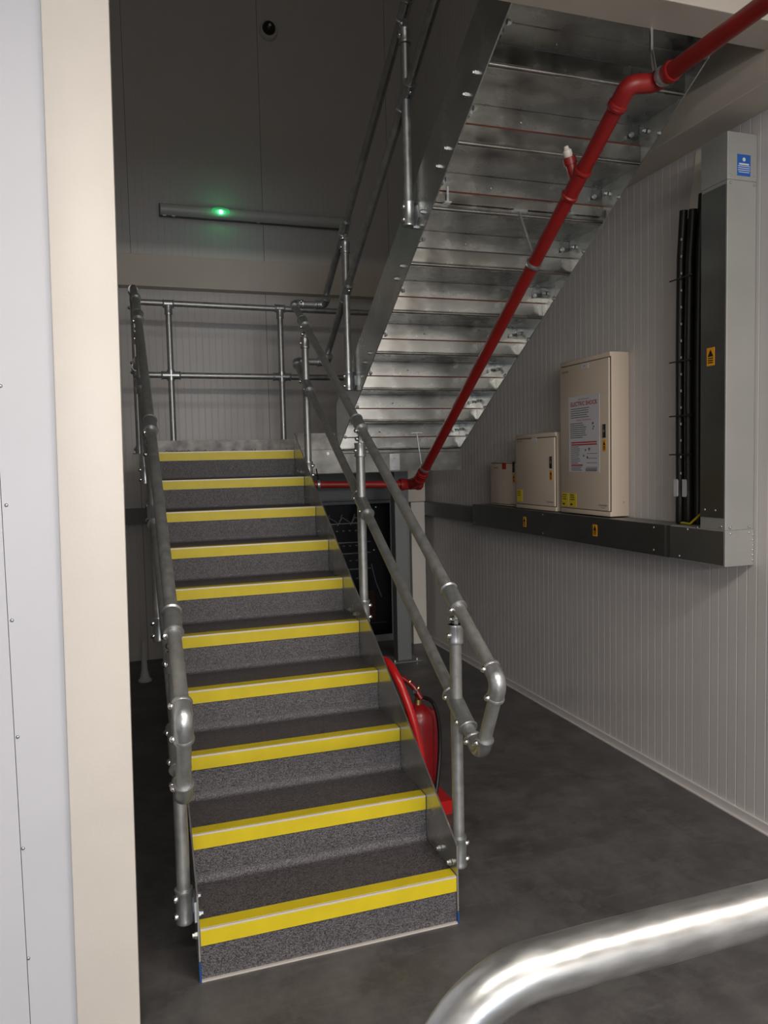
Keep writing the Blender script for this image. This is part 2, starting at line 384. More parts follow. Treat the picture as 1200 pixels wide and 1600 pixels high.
def flight_rail(name, xf, side, label, plate_x, rx):
    """stair guard on the lower flight; xf(y) gives the line in plan"""
    T = thing(name, (xf(0.09), .09, 0.17), label, 'handrail', 'tubular stair handrails')
    P = lambda y, h: Vector((xf(y), y, zr(y, h)))
    H1, H2 = 1.0, .588
    E1 = P(-.275, H1); E2 = P(-.118, H2)
    up = P(2.955, H1); um = P(2.94, H2)
    topr = MB().tube([E1 + (up - E1).normalized() * .05, P(1.3, H1), up], RR).build('top_rail', GALV, T)
    midr = MB().tube([E2 + (um - E2).normalized() * .05, P(1.3, H2), um], RR).build('mid_rail', GALV, T)
    MB().tube([E1 + (E2 - E1).normalized() * .05, E2 - (E2 - E1).normalized() * .05], RR).build('end_bar', GALV, T)
    d = Vector((0, 1, S)).normalized()
    bend(topr, up, E1, E2); bend(midr, um, E2, E1)
    if side < 0: bend(topr, E1, up, Vector((up.x, 3.4, up.z + .02)), .05); MB().tube([up, Vector((up.x, 3.08, up.z + .01))], RR).build('link_bar', GALV, topr)
    for o, e, dd in ((topr, E1, d), (topr, E1, (E2 - E1).normalized()), (midr, E2, d), (midr, E2, (E1 - E2).normalized())):
        s = e + dd * .068; q = Vector((0, -dd.z, dd.y)) ; sd = Vector((-1, 0, 0)) if True else q
        screw(s + Vector((-.031, 0, 0)), (-1, -.2, .1), o)
    for k, y in enumerate((.10, 1.345, 2.62)):
        po = post(T, xf(y), y, zr(y, -.075), zr(y, H1 - .095), side, plate_x)
        sleeve(topr, P(y + .01, H1) , d, .12, .032); sleeve(midr, P(y - .03, H2), d, .19, .034, 'cross_sleeve')
        for a in (-.075, .035):
            q = P(y + a, H2); screw(q + Vector((-.032, 0, -.004)), (-1, -.2, 0), midr)
        q = P(y - .03, H1); screw(q + Vector((-.031, -.004, -.012)), (-1, -.3, -.3), topr)
    return T, topr, midr, up, um
TR, tr1, tr2, up, um = flight_rail('stair_handrail', lambda y: 1.028, 1, 'two rail galvanised handrail on the right side of the yellow edged steps', W + .007, 0)
TL, tl1, tl2, upl, uml = flight_rail('stair_handrail', lambda y: -.043 - .010 * y, -1, 'two rail galvanised handrail on the left side of the yellow edged steps', -.007, 0)
# return links from the right rail across to the upper flight rail
XU = 1.262
def zu(y, w): return 3.788 + w - S * y
for (rail, st, w) in ((tr1, up, 1.0), (tr2, um, .572)):
    e = Vector((XU, st.y + .01, st.z - .0)); nxt = Vector((XU, st.y - .5, st.z + .3))
    MB().tube([st + Vector((.05, .0, 0)), e - Vector((.05, 0, 0))], RR).build('link_bar', GALV, rail)
    bend(rail, st - Vector((0, 1, S)) * .3, st, e, .036); 
    screw(st + Vector((.05, -.03, .012)), (0, -1, .2), rail)

# upper flight guard
TU = thing('stair_handrail', (XU, 2.36, 2.31), 'double tube galvanised handrail climbing beside the upper flight, crossing behind the right hand rail', 'handrail', 'tubular stair handrails')
def PU(y, w): return Vector((XU, y, zu(y, w)))
du = Vector((0, -1, S)).normalized()
ut = up.z; yt = (3.788 + 1.0 - ut) / S; ym_ = (3.788 + .575 - um.z) / S
t1 = MB().tube([PU(min(yt, 2.93) - .04, 1.0), PU(1.2, 1.0), PU(-.3, 1.0)], RR).build('top_rail', GALV, TU)
t2 = MB().tube([PU(min(ym_, 2.93) - .04, .575), PU(1.2, .575), PU(-.3, .575)], RR).build('mid_rail', GALV, TU)
bend(t1, PU(2.0, 1.0), Vector((XU, up.y + .0, up.z)), Vector((1.03, up.y, up.z)), .036)
bend(t2, PU(2.0, .575), Vector((XU, um.y + .0, um.z)), Vector((1.03, um.y, um.z)), .036)
for y in (2.36, 1.15, -.06):
    post(TU, XU, y, zu(y, -.075), zu(y, .905), -1, XL0 - .007)
    sleeve(t1, PU(y, 1.0), du, .11); sleeve(t2, PU(y, .575), du, .15, .033, 'cross_sleeve')
    for a in (-.05, .05): screw(PU(y + a, .575) + Vector((.005, 0, -.033)), (.2, 0, -1), t2)

# landing guards: back and left
YG = 3.78
GB = thing('landing_guardrail', (1.0, YG, 1.9), 'straight galvanised two rail guard along the back of the landing', 'guardrail')
b1 = MB().tube([(-.075, YG, 3.105), (2.28, YG, 3.09)], RR).build('top_rail', GALV, GB)
b2 = MB().tube([(-.075, YG, 2.535), (2.28, YG, 2.53)], RR).build('mid_rail', GALV, GB)
for x in (-.02 + .205, 1.085, 2.0):
    p = MB().tube([(x, YG, 1.905), (x, YG, 3.09)], RR).build('post', GALV, GB)
    sleeve(b1, (x, YG, 3.10), (1, 0, 0), .085); sleeve(b2, (x, YG, 2.533), (1, 0, 0), .15, .031, 'cross_sleeve')
    MB().lathe((x, YG, 3.015), (0, 0, 1), [(0, RR), (0, .031), (.008, .033), (.014, .031), (.07, .031)], 20).build('tee_collar', FIT, p)
    MB().lathe((x, YG, 2.49), (0, 0, 1), [(0, RR), (0, .031), (.085, .031), (.085, RR)], 20).build('tee_collar', FIT, p)
    MB().lathe((x, YG, 1.90), (0, 0, 1), [(0, .05), (.006, .05), (.006, .031), (.05, .031), (.05, RR)], 20).build('base_flange', FIT, p)
GL = thing('landing_guardrail', (-.09, 3.3, 1.9), 'short galvanised guard closing the left end of the landing, hidden behind the left handrail', 'guardrail')
l1 = MB().tube([(-.0735, 3.07, 2.985), (-.082, 3.20, 3.085), (-.085, 3.74, 3.10)], RR).build('top_rail', GALV, GL)
l2 = MB().tube([(-.085, 2.97, 2.54), (-.085, 3.74, 2.53)], RR).build('mid_rail', GALV, GL)
for y in (3.34,):
    p = MB().tube([(-.085, y, 1.905), (-.085, y, 3.09)], RR).build('post', GALV, GL)
    MB().lathe((-.085, y, 1.90), (0, 0, 1), [(0, .05), (.006, .05), (.006, .031), (.06, .031), (.06, RR)], 20).build('base_flange', FIT, p)
    sleeve(l1, (-.085, y, 3.095), (0, 1, 0), .09); sleeve(l2, (-.085, y, 2.535), (0, 1, 0), .13)
    for dz in (2.50, 2.57, 2.97, 1.935): screw((-.116, y, dz), (-1, 0, 0), p)

# ------------------------------------------------------------------ landing
LA = thing('landing', (1.1, 3.3, 1.72), 'raised galvanised landing between the two flights, carried on a grey post', 'landing')
MB().box((.0, YL + .012, 1.870), (XL1 + .02, YG + .04, 1.898)).build('deck', SHEETD, LA, smooth=False)
MB().box((W + .01, YL - .012, 1.725), (XL0 - .012, YL + .010, 1.896)).box((XL0 - .012, YL - .004, 1.725), (XL1 + .02, YL + .018, 1.866)).build('edge_channel', SHEETD, LA, smooth=False)
MB().box((.0, YG + .01, 1.725), (XL1 + .02, YG + .035, 1.868)).build('edge_channel', SHEETD, LA, smooth=False)
for x in (.35, .95, 1.75): MB().box((x, YL + .03, 1.76), (x + .05, YG, 1.868)).build('joist', SHEETD, LA, smooth=False)
MB().box((.0, YG - .045, 1.900), (XL1, YG - .040, 2.008)).build('toe_board', TOE, LA, smooth=False)
MB().box((W + .03, YL - .002, 1.899), (XL0 - .020, YL + .004, 2.020)).build('toe_board', TOE, LA, smooth=False)
pg = MB().box((2.060, 3.76, .008), (2.072, 3.87, 1.725)).box((2.178, 3.76, .008), (2.19, 3.87, 1.725)).box((2.072, 3.765, .008), (2.178, 3.777, 1.725)).build('support_post', POSTG, LA, smooth=False)
bpz = MB().box((1.99, 3.70, .0), (2.26, 3.93, .010)).build('base_plate', POSTG, pg, smooth=False)
for x in (2.02, 2.23): screw((x, 3.73, .010), (0, 0, 1), pg, 'bolt', HEX)
pl = MB().box((1.70, YL - .016, 1.735), (1.78, YL - .006, 1.86)).build('splice_plate', FIT, LA, smooth=False)
for z in (1.765, 1.83): screw((1.74, YL - .016, z), (0, -1, 0), pl, 'bolt', HEX)
screw((1.22, YL - .012, 1.87), (0, -1, 0), LA, 'bolt', HEX)
# debris on the landing
db = MB()
for k in range(26):
    x = random.uniform(.10, .42) if k < 20 else random.uniform(.6, 1.0); y = random.uniform(2.93, 3.2); a = random.uniform(0, PI); L = random.uniform(.03, .08)
    db.tube([(x, y, 1.901), (x + math.cos(a) * L / 2, y + math.sin(a) * L / 2, 1.905 + random.random() * .02), (x + math.cos(a) * L, y + math.sin(a) * L, 1.901)], .0018, 4)
db = db.build('straw_litter', STRAW); db['kind'] = 'stuff'; tag(db, 'loose straw litter lying on the front edge of the landing', 'litter')

# ------------------------------------------------------------------ upper flight (seen from below)
UF = thing('staircase', (XL0 + .48, 2.8, 1.9), 'bare galvanised underside of the upper flight climbing overhead towards the camera', 'stairs')
wb0, wt0 = 3.590, 3.928
for x0, x1 in ((XL0 - .007, XL0 - .001), (XL1 + .001, XL1 + .007)):
    yb = Y1 + .004
    MB().prism_x([(-.01, wb0 + S * .01), (-.01, 3.80), (.20, wt0 - S * .2), (yb, wt0 - S * yb), (yb, wb0 - S * yb)], x0, x1).build('stringer', STRING, UF, smooth=False)
for j in range(1, 11):
    yr = Y1 - (j - 1) * g; z = 1.9 + j * R_; zs = z - .107            # riser plane, tread level, seam level
    # riser: upper sheet (from the tread above) and lower sheet (from the tread below), overlapping at the seam
    MB().prism_x([(yr - .002, zs - .006), (yr + .002, zs - .006), (yr + .002, z - .004), (yr - .006, z - .004), (yr - .006, z - .010), (yr - .002, z - .012)], XL0, XL1).build('riser_sheet', SHEET, UF, smooth=False)
    r = .014; prof = [(yr - .006, zs - .001), (yr - .010, zs - .001), (yr - .010, z - R_ + .014), (yr - .010, z - R_ + .006)]
    zb = z - R_ - .006
    for k in range(1, 7):
        a = PI / 2 * k / 6; prof.append((yr - .010 + r - r * math.cos(a) - .004 * math.sin(2 * a), zb + .006 + .006 - (r) * math.sin(a) + .0))
    prof += [(yr + .006, zb - .002), (yr + .006, zb + .004), (yr - .002, zb + .012), (yr - .006, zb + .02)]
    MB().prism_x(prof, XL0, XL1).build('fold_sheet', SHEET, UF)
    MB().box((XL0, yr - .0105, zs - .002), (XL1, yr - .002, zs + .0055)).build('joint_strip', SEAL if j not in (6, 9, 10) else DARKGAP, UF, smooth=False)
    if j < 10:
        MB().prism_x([(yr + .0, z - .004), (yr - g + .004, z - .004), (yr - g + .004, z - .009), (yr + .0, z - .009)], XL0, XL1).build('tread_sheet', SHEET, UF, smooth=False)
        MB().prism_x([(yr + .0, z + .0), (yr - g + .004, z + .0), (yr - g + .004, z - .003), (yr + .0, z - .003)], XL0 + .001, XL1 - .001).build('tread', TREAD, UF, smooth=False)
        # fixings at both ends
        for xx, dx in ((XL1, -1), (XL0, 1)):
            for dy, dz in ((-.05, .055), (-.16, .02)): screw((xx + dx * .004, yr + dy, zs + dz - (.11 if dy < -.1 else 0) + (.09 if dy < -.1 else 0)), (dx, 0, 0), UF, 'bolt', HEX)
            screw((xx - dx * .26 if False else xx + dx * .055, yr - .012, zs + .045), (0, -1, 0), UF, 'bolt', HEX)
        screw((XL0 + .32, yr - .004, zs + .04), (0, -1, 0), UF, 'rivet', RIVET)
    if j in (3, 5, 6, 7, 8):
        for dy in (.0, .10): screw((XL0 - .007, yr - .11 - dy, z - .03 + dy * .45), (-1, 0, 0), UF, 'bolt', HEX)
# slotted channel fixed across the soffit carrying the pipe bracket
SU = thing('strut_channel', (1.78, .93, 3.08), 'slotted steel channel fixed across the stair soffit above the pipe clamp', 'channel')
MB().box((XL0 + .01, .900, 3.066), (XL1 - .01, .905, 3.106)).box((XL0 + .01, .935, 3.066), (XL1 - .01, .94, 3.106)).box((XL0 + .01, .905, 3.102), (XL1 - .01, .935, 3.106)).build('channel', SHEET, SU, smooth=False)
for x in (XL0 + .05, XL1 - .22):
    MB().box((x, .88, 3.06), (x + .035, .96, 3.066)).box((x + .012, .885, 3.066), (x + .022, .893, 3.14)).build('beam_clip', FIT, SU, smooth=False)

# ------------------------------------------------------------------ red pipe
PR = .033
P0 = Vector((1.845, 2.66, 1.628)); PA = Vector((1.83, 2.50, 1.695)); PB = Vector((1.80, .045, 3.288)); PC = Vector((1.918, .030, 3.303)); PD = Vector((1.925, -2.9, 3.300))
PP = thing('sprinkler_pipe', (1.8, 1.4, 2.4), 'red sprinkler pipe running under the upper flight and out along the ceiling', 'pipe')
dd = (PB - PA).normalized()
MB().tube([PA, PB - dd * .03], PR, 24).build('pipe', RED, PP)
def redfit(p, d, L, r=.038, nm='pipe_coupling', par=PP):
    h = L / 2
    return MB().lathe(p, d, [(-h, PR), (-h, r), (-h + .004, r + .002), (-h + .014, r + .002), (-h + .02, r - .003), (h - .02, r - .003), (h - .014, r + .002), (h - .004, r + .002), (h, r), (h, PR)], 24).build(nm, RED, par)
# elbow pair at the top
e1 = MB().tube([PB - dd * .09] + arc_path(PB - dd * .2, PB, PC, .04, 8) + [PC - (PC - PB).normalized() * .03], .0375, 24).build('elbow', RED, PP)
d2 = (PD - PC).normalized()
e2 = MB().tube([PB + (PC - PB) * .6] + arc_path(PB, PC, PD, .035, 8) + [PC + d2 * .09], .0375, 24).build('elbow', RED, PP)
for p, d in ((PB - dd * .09, dd), (PC + d2 * .09, d2)): redfit(p, d, .03, .039)
MB().tube([PC + d2 * .06, PD], PR, 24).build('pipe', RED, PP)
# tee with sprinkler head
TT = Vector((1.8045, .435, 3.035)); tp = PB + (PA - PB) * ((.435 - PB.y) / (PA.y - PB.y))
redfit(tp, dd, .15); 
up_ = Vector((-.35, -.05, .95)).normalized()
br = MB().tube([tp, tp + up_ * .11], .024, 16).lathe(tp + up_ * .085, up_, [(0, .024), (0, .03), (.03, .03), (.03, .02)], 16).build('branch', RED, PP)
MB().lathe(tp + up_ * .115, up_, [(0, .014), (.012, .020), (.03, .020), (.038, .012), (.05, .010)], 12).build('sprinkler_head', CREAMP, br)
# bottom tee and the level pipe behind
tl = Vector((1.83, 2.72, 1.628))
MB().tube([PA - dd * -.0, PA - dd * .06, tl], .040, 24).build('pipe_tee', RED, PP)
redfit(PA + dd * .03, dd, .035, .041); redfit(PA - dd * .04, dd, .03, .042)
MB().tube([(1.04, 2.72, 1.65), (1.76, 2.72, 1.63)], .026, 20).build('pipe', RED, PP)
MB().lathe((1.74, 2.72, 1.628), (1, 0, 0), [(0, .03), (0, .044), (.03, .046), (.04, .04), (.13, .04), (.14, .046), (.165, .044), (.18, .03)], 24).build('pipe_tee', RED, PP)
# clamps and rods
def ring(p, d, parent, r=PR + .004, nm='pipe_clamp'):
    return MB().lathe(p, d, [(-.010, PR), (-.012, r), (-.004, r + .003), (.004, r + .003), (.012, r), (.010, PR)], 24).build(nm, FIT, parent)
pc = PB + (PA - PB) * ((.83 - PB.y) / (PA.y - PB.y)); k1 = ring(pc, dd, PP)
MB().tube([pc + Vector((0, -.01, .035)), (1.775, .915, 3.066)], .005, 8).build('hanger_rod', FIT, k1)
MB().box((1.735, .895, 3.052), (1.815, .945, 3.064)).build('hanger_plate', FIT, k1, smooth=False)
k2 = ring((1.908, -.03, 3.30), (0, 1, 0), PP); MB().tube([(1.875, -.02, 3.32), (1.862, -.015, 3.40), (1.862, -.015, 3.482)], .008, 8).build('hanger_rod', CHROME, k2)
pk = PA + dd * .10; k3 = ring(pk, dd, PP); MB().tube([pk + Vector((-.03, 0, .03)), (1.77, 2.42, 2.0)], .005, 8).build('hanger_rod', FIT, k3)
MB().box((1.735, 2.40, 1.995), (1.805, 2.44, 2.003)).build('hanger_plate', FIT, k3, smooth=False)
k4 = ring((1.12, 2.72, 1.648), (1, 0, 0), PP, .030); MB().tube([(1.12, 2.72, 1.68), (1.12, 2.77, 1.76)], .005, 8).build('hanger_rod', BLACKP, k4)

# ------------------------------------------------------------------ trunking on the right wall
XT = 2.472
TK = thing('cable_trunking', (2.55, 1.5, 1.27), 'L shaped grey steel cable trunking, level below the cream cabinets and turning up the wall', 'trunking')
MB().box((XT, .62, 1.272), (XW - .003, 3.02, 1.440)).build('trunking_run', TRUNK, TK, smooth=False, bevel=.003)
MB().box((XT - .002, .236, 1.270), (XW - .003, .62, 1.442)).build('trunking_bend', TRUNK_LIT, TK, smooth=False, bevel=.003)
MB().box((XT, .240, 1.442), (XW - .003, .405, 3.05)).build('trunking_riser', TRUNK_LIT, TK, smooth=False, bevel=.003)
MB().box((XT - .002, .238, 3.05), (XW - .003, .407, 3.262)).build('trunking_head', TRUNK_LIT, TK, smooth=False, bevel=.003)
MB().box((XT - .0035, .244, 1.50), (XT - .002, .402, 3.03)).build('lid', TRUNK, TK, smooth=False)
MB().box((XT - .0035, .244, 1.276), (XT - .002, .615, 1.437)).build('lid', mat('bend_lid_shaded', (.33, .335, .33), .38, .95, .05, 4), TK, smooth=False)  # darker lid, shade on the bend's front put into its colour
MB().box((XT - .0035, .66, 1.276), (XT - .002, 3.015, 1.437)).build('lid', TRUNK, TK, smooth=False)
MB().box((2.565, 3.03, 1.272), (XW - .003, YB, 1.40)).build('trunking_run', DGREY, TK, smooth=False)
for y in (.30, .37): screw((XT - .004, y, 1.535), (-1, 0, 0), TK, 'rivet', RIVET)
for y, z in ((.262, 1.46), (.55, 1.29), (.49, 1.43), (.42, 1.445), (.75, 1.30), (.75, 1.42), (1.9, 1.295), (1.9, 1.42), (2.98, 1.29)): screw((XT - .004, y, z), (-1, 0, 0), TK, 'rivet', RIVET)
for x in (2.50, 2.61):
    for z in (1.427, 1.455): screw((x, .236, z), (0, -1, 0), TK, 'rivet', RIVET)
for z in (3.035, 3.068):
    for x in (2.49, 2.625): screw((x, .238, z), (0, -1, 0), TK, 'rivet', RIVET)
for k in range(6): screw((2.632, .236, 1.295 + k * .024), (0, -1, 0), TK, 'rivet', RIVET)
NX = Vector((-1, 0, 0)); TX = Vector((0, -1, 0)); TY = Vector((0, 0, 1))
def sticker(parent, x, y, z, wd, ht, m, name='warning_label'):
    return MB().box((x - .0012, y - wd / 2, z - ht / 2), (x, y + wd / 2, z + ht / 2)).build(name, m, parent, smooth=False)
def warn(parent, x, y, z, wd=.035, ht=.075):
    o = sticker(parent, x, y, z, wd, ht, WARN)
    tag(o, 'small orange shock hazard label')
    q = MB(); a = wd * .38; zz = z + ht * .18
    q.add([(x - .0018, y + a, zz - a * .8), (x - .0018, y - a, zz - a * .8), (x - .0018, y, zz + a)], [(0, 1, 2)])
    for k in range(3): q.box((x - .0018, y - wd * .34, z - ht * (.12 + .12 * k)), (x - .0014, y + wd * .34, z - ht * (.06 + .12 * k)))
    q.build('symbol', INKK, o, smooth=False); return o
warn(TK, XT - .0035, .335, 2.262, .05, .085); warn(TK, XT - .0035, 2.15, 1.355, .04, .07); warn(TK, XT - .0035, 1.29, 1.362, .045, .07)
bl = MB().box((2.525, .2365, 3.07), (2.60, .238, 3.165)).build('notice_label', BLUE, TK, smooth=False); tag(bl, 'small blue notice with white print')
q = MB().lathe((2.5625, .2363, 3.143), (0, -1, 0), [(0, .009), (.0003, .009)], 12)
for k, (a, h) in enumerate(((.028, .007), (.034, .003), (.034, .003), (.034, .003), (.030, .003))):
    z = 3.122 - k * .009; q.box((2.5625 - a, .2360, z - h / 2), (2.5625 + a, .2364, z + h / 2))
q.build('print', WHITE, bl, smooth=False)

# ------------------------------------------------------------------ distribution boards
BG = 'cream electrical cabinets on the trunking'
def board(y0, y1, z0, z1, xf, label, lock_f, small=False):
    T = thing('electrical_cabinet', ((xf + XW) / 2, (y0 + y1) / 2, z0), label, 'cabinet', BG)
    MB().box((xf + .012, y0, z0), (XW - .002, y1, z1)).build('body', BOARD, T, bevel=.009)
    c = .03 if not small else .010
    MB().box((xf + .002, y0 + .001, z1 - c), (xf + .03, y1 - .001, z1 - .0005)).build('top_rim', BOARD, T, bevel=.007)
    MB().box((xf + .002, y0 + .001, z0 + .0005), (xf + .03, y1 - .001, z0 + c)).build('bottom_rim', BOARD, T, bevel=.007)
    d = MB().box((xf, y0 + .012, z0 + c + .004), (xf + .02, y1 - .006, z1 - c - .004)).build('door', BOARD, T, bevel=.003)
    MB().box((xf + .0105, y0 + .006, z0 + c - .001), (xf + .0118, y1 - .004, z1 - c + .001)).build('door_gap', DARKGAP, T, smooth=False)
    lz = z0 + (z1 - z0) * lock_f; ly = y0 + .055
    lk = MB().box((xf - .004, ly - .015, lz - .04), (xf, ly + .015, lz + .04)).build('lock', BLACKP, d, bevel=.0015)
    MB().lathe((xf - .004, ly, lz), (-1, 0, 0), [(0, .008), (.002, .008)], 12).build('keyhole', DGREY, T)
    warn(d, xf, ly, lz - .085, .033, .066)
    return T, d
B1, d1 = board(1.190, 1.735, 1.446, 2.412, 2.505, 'tallest cream electrical cabinet with a white electric shock poster', .525)
B2, d2_ = board(1.795, 2.345, 1.444, 1.972, 2.505, 'middle cream electrical cabinet, between the smallest and the tallest one', .62)
B3, d3 = board(2.392, 2.835, 1.444, 1.780, 2.545, 'smallest cream electrical cabinet, with a dark red label, farthest from the camera', .88, True)
# poster
po = sticker(d1, 2.505, 1.46, 1.945, .335, .47, WHITE, 'poster'); tag(po, 'white first aid poster with red heading')
xq = 2.5035
text('ELECTRIC SHOCK', .0365, INKR, po, (xq, 1.46, 2.131), TX, TY, bold=.0009)
text('what to do in case of', .014, INKK, po, (xq, 1.46, 2.160), TX, TY)
text('GENERAL INFORMATION', .014, INKR, po, (xq, 1.46, 2.030), TX, TY)
def lines(m, parent, x, ya, yb, zt, n, dz, h=.0045, rag=.3, nm='print'):
    q = MB()
    for k in range(n):
        e = yb + (ya - yb) * rag * random.random(); z = zt - k * dz; q.box((x, e, z - h / 2), (x + .0003, ya, z + h / 2))
    return q.build(nm, m, parent, smooth=False)
lines(INKG, po, xq, 1.605, 1.40, 2.103, 5, .0135); lines(INKG, po, xq, 1.61, 1.42, 2.012, 8, .0125)
lines(INKR, po, xq, 1.60, 1.315, 1.893, 2, .014, .008, .02)
lines(INKG, po, xq, 1.605, 1.50, 1.866, 9, .0125, .004, .25); lines(INKR, po, xq, 1.60, 1.47, 1.752, 1, .01, .008, .02)
lines(INKG, po, xq, 1.60, 1.48, 1.740, 3, .010, .004, .2); lines(INKG, po, xq, 1.43, 1.315, 1.822, 4, .028, .003, .02)
lines(INKK, po, xq, 1.44, 1.315, 1.728, 2, .009, .005, .1)
q = MB()
for y, z, r in ((1.36, 2.005, .008), (1.352, 1.985, .006), (1.36, 1.972, .006), (1.44, 1.845, .007), (1.40, 1.85, .010), (1.46, 1.81, .007), (1.42, 1.80, .008)):
    q.lathe((xq, y, z), NX, [(0, r), (.0002, r)], 8)
q.build('pictogram', INKG, po)
bg = sticker(d1, 2.505, 1.445, 2.358, .075, .03, WHITE, 'name_label'); text('DB 1', .014, INKG, bg, (xq, 1.445, 2.358), TX, TY)
text('Schneider', .020, GREENK, d1, (xq + .001, 1.665, 2.345), TX, TY); text('Schneider', .022, INKG, d1, (xq + .001, 1.262, 1.512), TX, TY); text('Electric', .012, INKG, d1, (xq + .001, 1.258, 1.497), TX, TY)
for y in (1.675, 1.585):
    yl = sticker(d1, 2.505, y, 1.530, .078, .085, YLAB, 'caution_label'); lines(INKK, yl, xq, y + .032, y - .02, 1.562, 3, .014, .005, .2)
    MB().box((xq, y + .005, 1.497), (xq + .0003, y + .03, 1.508)).build('print', INKK, yl, smooth=False)
yl = sticker(d2_, 2.505, 2.285, 1.535, .078, .085, YLAB, 'caution_label'); lines(INKK, yl, xq, 2.317, 2.26, 1.566, 3, .014, .005, .2)
text('Schneider', .020, INKG, d2_, (xq + .001, 2.275, 1.925), TX, TY); text('Schneider', .022, INKG, d2_, (xq + .001, 1.865, 1.506), TX, TY)
sticker(d2_, 2.505, 2.07, 1.930, .07, .026, WHITE, 'name_label')
rl = sticker(d3, 2.545, 2.60, 1.745, .065, .045, INKR, 'name_label'); tag(rl, 'dark red name label')
text('Schneider', .018, INKG, d3, (2.5435, 2.735, 1.735), TX, TY); text('Schneider', .018, INKG, d3, (2.5435, 2.46, 1.465), TX, TY)
screw((2.60, 1.190, 1.53), (0, -1, 0), B1, 'rivet', RIVET)

# ------------------------------------------------------------------ cables beside the vertical trunking
CG = 'black power cables rising from the trunking'
cabs = [(.704, 2.606, 3.010, .0), (.672, 2.574, 3.045, .004), (.640, 2.606, 2.985, .0), (.608, 2.574, 3.03, .0), (.576, 2.606, 3.10, .0)]
clabels = ['black power cable on the wall, leftmost of the bundle beside the trunking', 'black power cable with a white tag, second from the left in the bundle',
           'black power cable in the middle of the bundle of five', 'black power cable with a white tag, second from the right in the bundle', 'black power cable nearest the vertical trunking, reaching highest']
for k, (y, x, zt, dy) in enumerate(cabs):
    pts = []; n = 26
    for i in range(n + 1):
        f = i / n; z = 1.50 + f * (zt - 1.50); pts.append((x + .002 * math.sin(7 * f), y + .006 * math.sin(5 * f) + dy * f - .020 * max(0, f - .85) * 6, z))
    T = MB().tube(pts, .0205, 12).build('power_cable', BLACK); tag(T, clabels[k], 'cable', CG)
    MB().lathe((pts[0][0], pts[0][1], 1.443), (0, 0, 1), [(0, .020), (.008, .0225), (.12, .0225), (.15, .0215), (.17, .0205)], 14).build('gland', BLACKP, T)
    if k in (1, 3):
        p = pts[3]; tgb = MB().box((p[0] - .028, p[1] - .014, 1.585), (p[0] - .021, p[1] + .014, 1.675)).build('cable_tag', WHITE, T, smooth=False); tag(tgb, 'white tag with dark print')
        for zz in (1.588, 1.672): MB().tube([(p[0] - .022, p[1] - .018, zz), (p[0] - .022, p[1] + .018, zz)], .003, 6).build('tie', BLACKP, T)
    if k == 1:
        for z in (2.28, 2.0, 2.70, 1.80):
            MB().box((2.548, .560, z), (2.552, .728, z + .007)).build('cable_tie', BLACKP, T, smooth=False)
    if k in (2,):
        for z in [1.7 + .085 * i for i in range(15)]: MB().box((2.550, y - .004, z), (2.5525, y + .004, z + .012)).build('tie_head', DIFF, T, smooth=False)
ec = MB().tube([(2.60, .540 + .003 * math.sin(i), 1.56 + i * .09) for i in range(15)], .006, 8).build('earth_cable', EARTH); tag(ec, 'thin yellow earth cable between the black cables and the vertical trunking', 'cable')
MB().tube([(2.54, .62, 1.449), (2.53, .60, 1.452), (2.535, .55, 1.45), (2.60, .545, 1.50), (2.60, .545, 1.56)], .006, 8).build('cable_end', EARTH, ec)
# patched wall filler above the cables
fp = MB().prism_x([(.56, 3.02), (.69, 3.00), (.68, 3.12), (.655, 3.22), (.64, 3.34), (.60, 3.34), (.585, 3.22), (.56, 3.10)], XW - .004, XW - .0005).build('sealant_patch', CREAMP, wr, smooth=False)

# ------------------------------------------------------------------ light fitting and camera on the back wall
LF = thing('light_fitting', (1.06, YB, 4.09), 'long grey strip light on the back wall, switched off with a green indicator', 'light')
MB().box((.190, YB - .055, 4.075), (1.955, YB - .001, 4.185)).build('base', DGREY, LF, bevel=.006)
prof = [(YB - .05, 4.078)] + [(YB - .05 - .055 * math.sin(PI * k / 10), 4.078 + .104 * (1 - math.cos(PI * k / 10)) / 2) for k in range(1, 10)] + [(YB - .05, 4.182)]
df = MB().prism_x(prof, .20, 1.945).build('diffuser', DIFF, LF)
for x in (.22, 1.92, .30, 1.07):
    for z in (4.073, 4.184): MB().box((x, YB - .062, z), (x + .03, YB - .03, z + .006)).build('clip', FIT, LF, smooth=False)
led = MB().lathe((.735, YB - .104, 4.130), (0, -1, 0), [(0, .019), (.006, .017), (.012, .008)], 16).build('indicator', LED, LF); tag(led, 'glowing green indicator')
lens = MB()
n = 28
for k in range(n):
    a0 = 2 * PI * k / n; a1 = 2 * PI * (k + 1) / n
    f = lambda a, r: (.735 + .082 * r * math.cos(a), YB - .1065 + .03 * abs(r * math.sin(a)) ** 2, 4.135 + .045 * r * math.sin(a))
    lens.add([f(a0, .86), f(a1, .86), f(a1, 1), f(a0, 1)], [(0, 1, 2, 3), (3, 2, 1, 0)])
lens.build('lens_rim', LED2, LF, smooth=False)
gl = bpy.data.lights.new('indicator_glow', 'POINT'); gl.energy = .22; gl.color = (.05, 1, .3); gl.shadow_soft_size = .02
go = bpy.data.objects.new('indicator_glow', gl); go.parent = LF; go.location = Vector((.735, YB - .15, 4.13)) - WL[LF.name]; C.objects.link(go)
SCM = thing('security_camera', (1.245, YB, 5.80), 'round black dome camera on a pale base, high on the back wall', 'camera')
MB().lathe((1.245, YB, 5.855), (0, -1, 0), [(0, .085), (.03, .085), (.045, .075)], 28).build('base', PANEL, SCM)
MB().lathe((1.245, YB - .045, 5.865), (0, -1, 0), [(0, .062), (.02, .060), (.04, .048), (.055, .028), (.06, .008)], 24).build('dome', BLACKP, SCM)
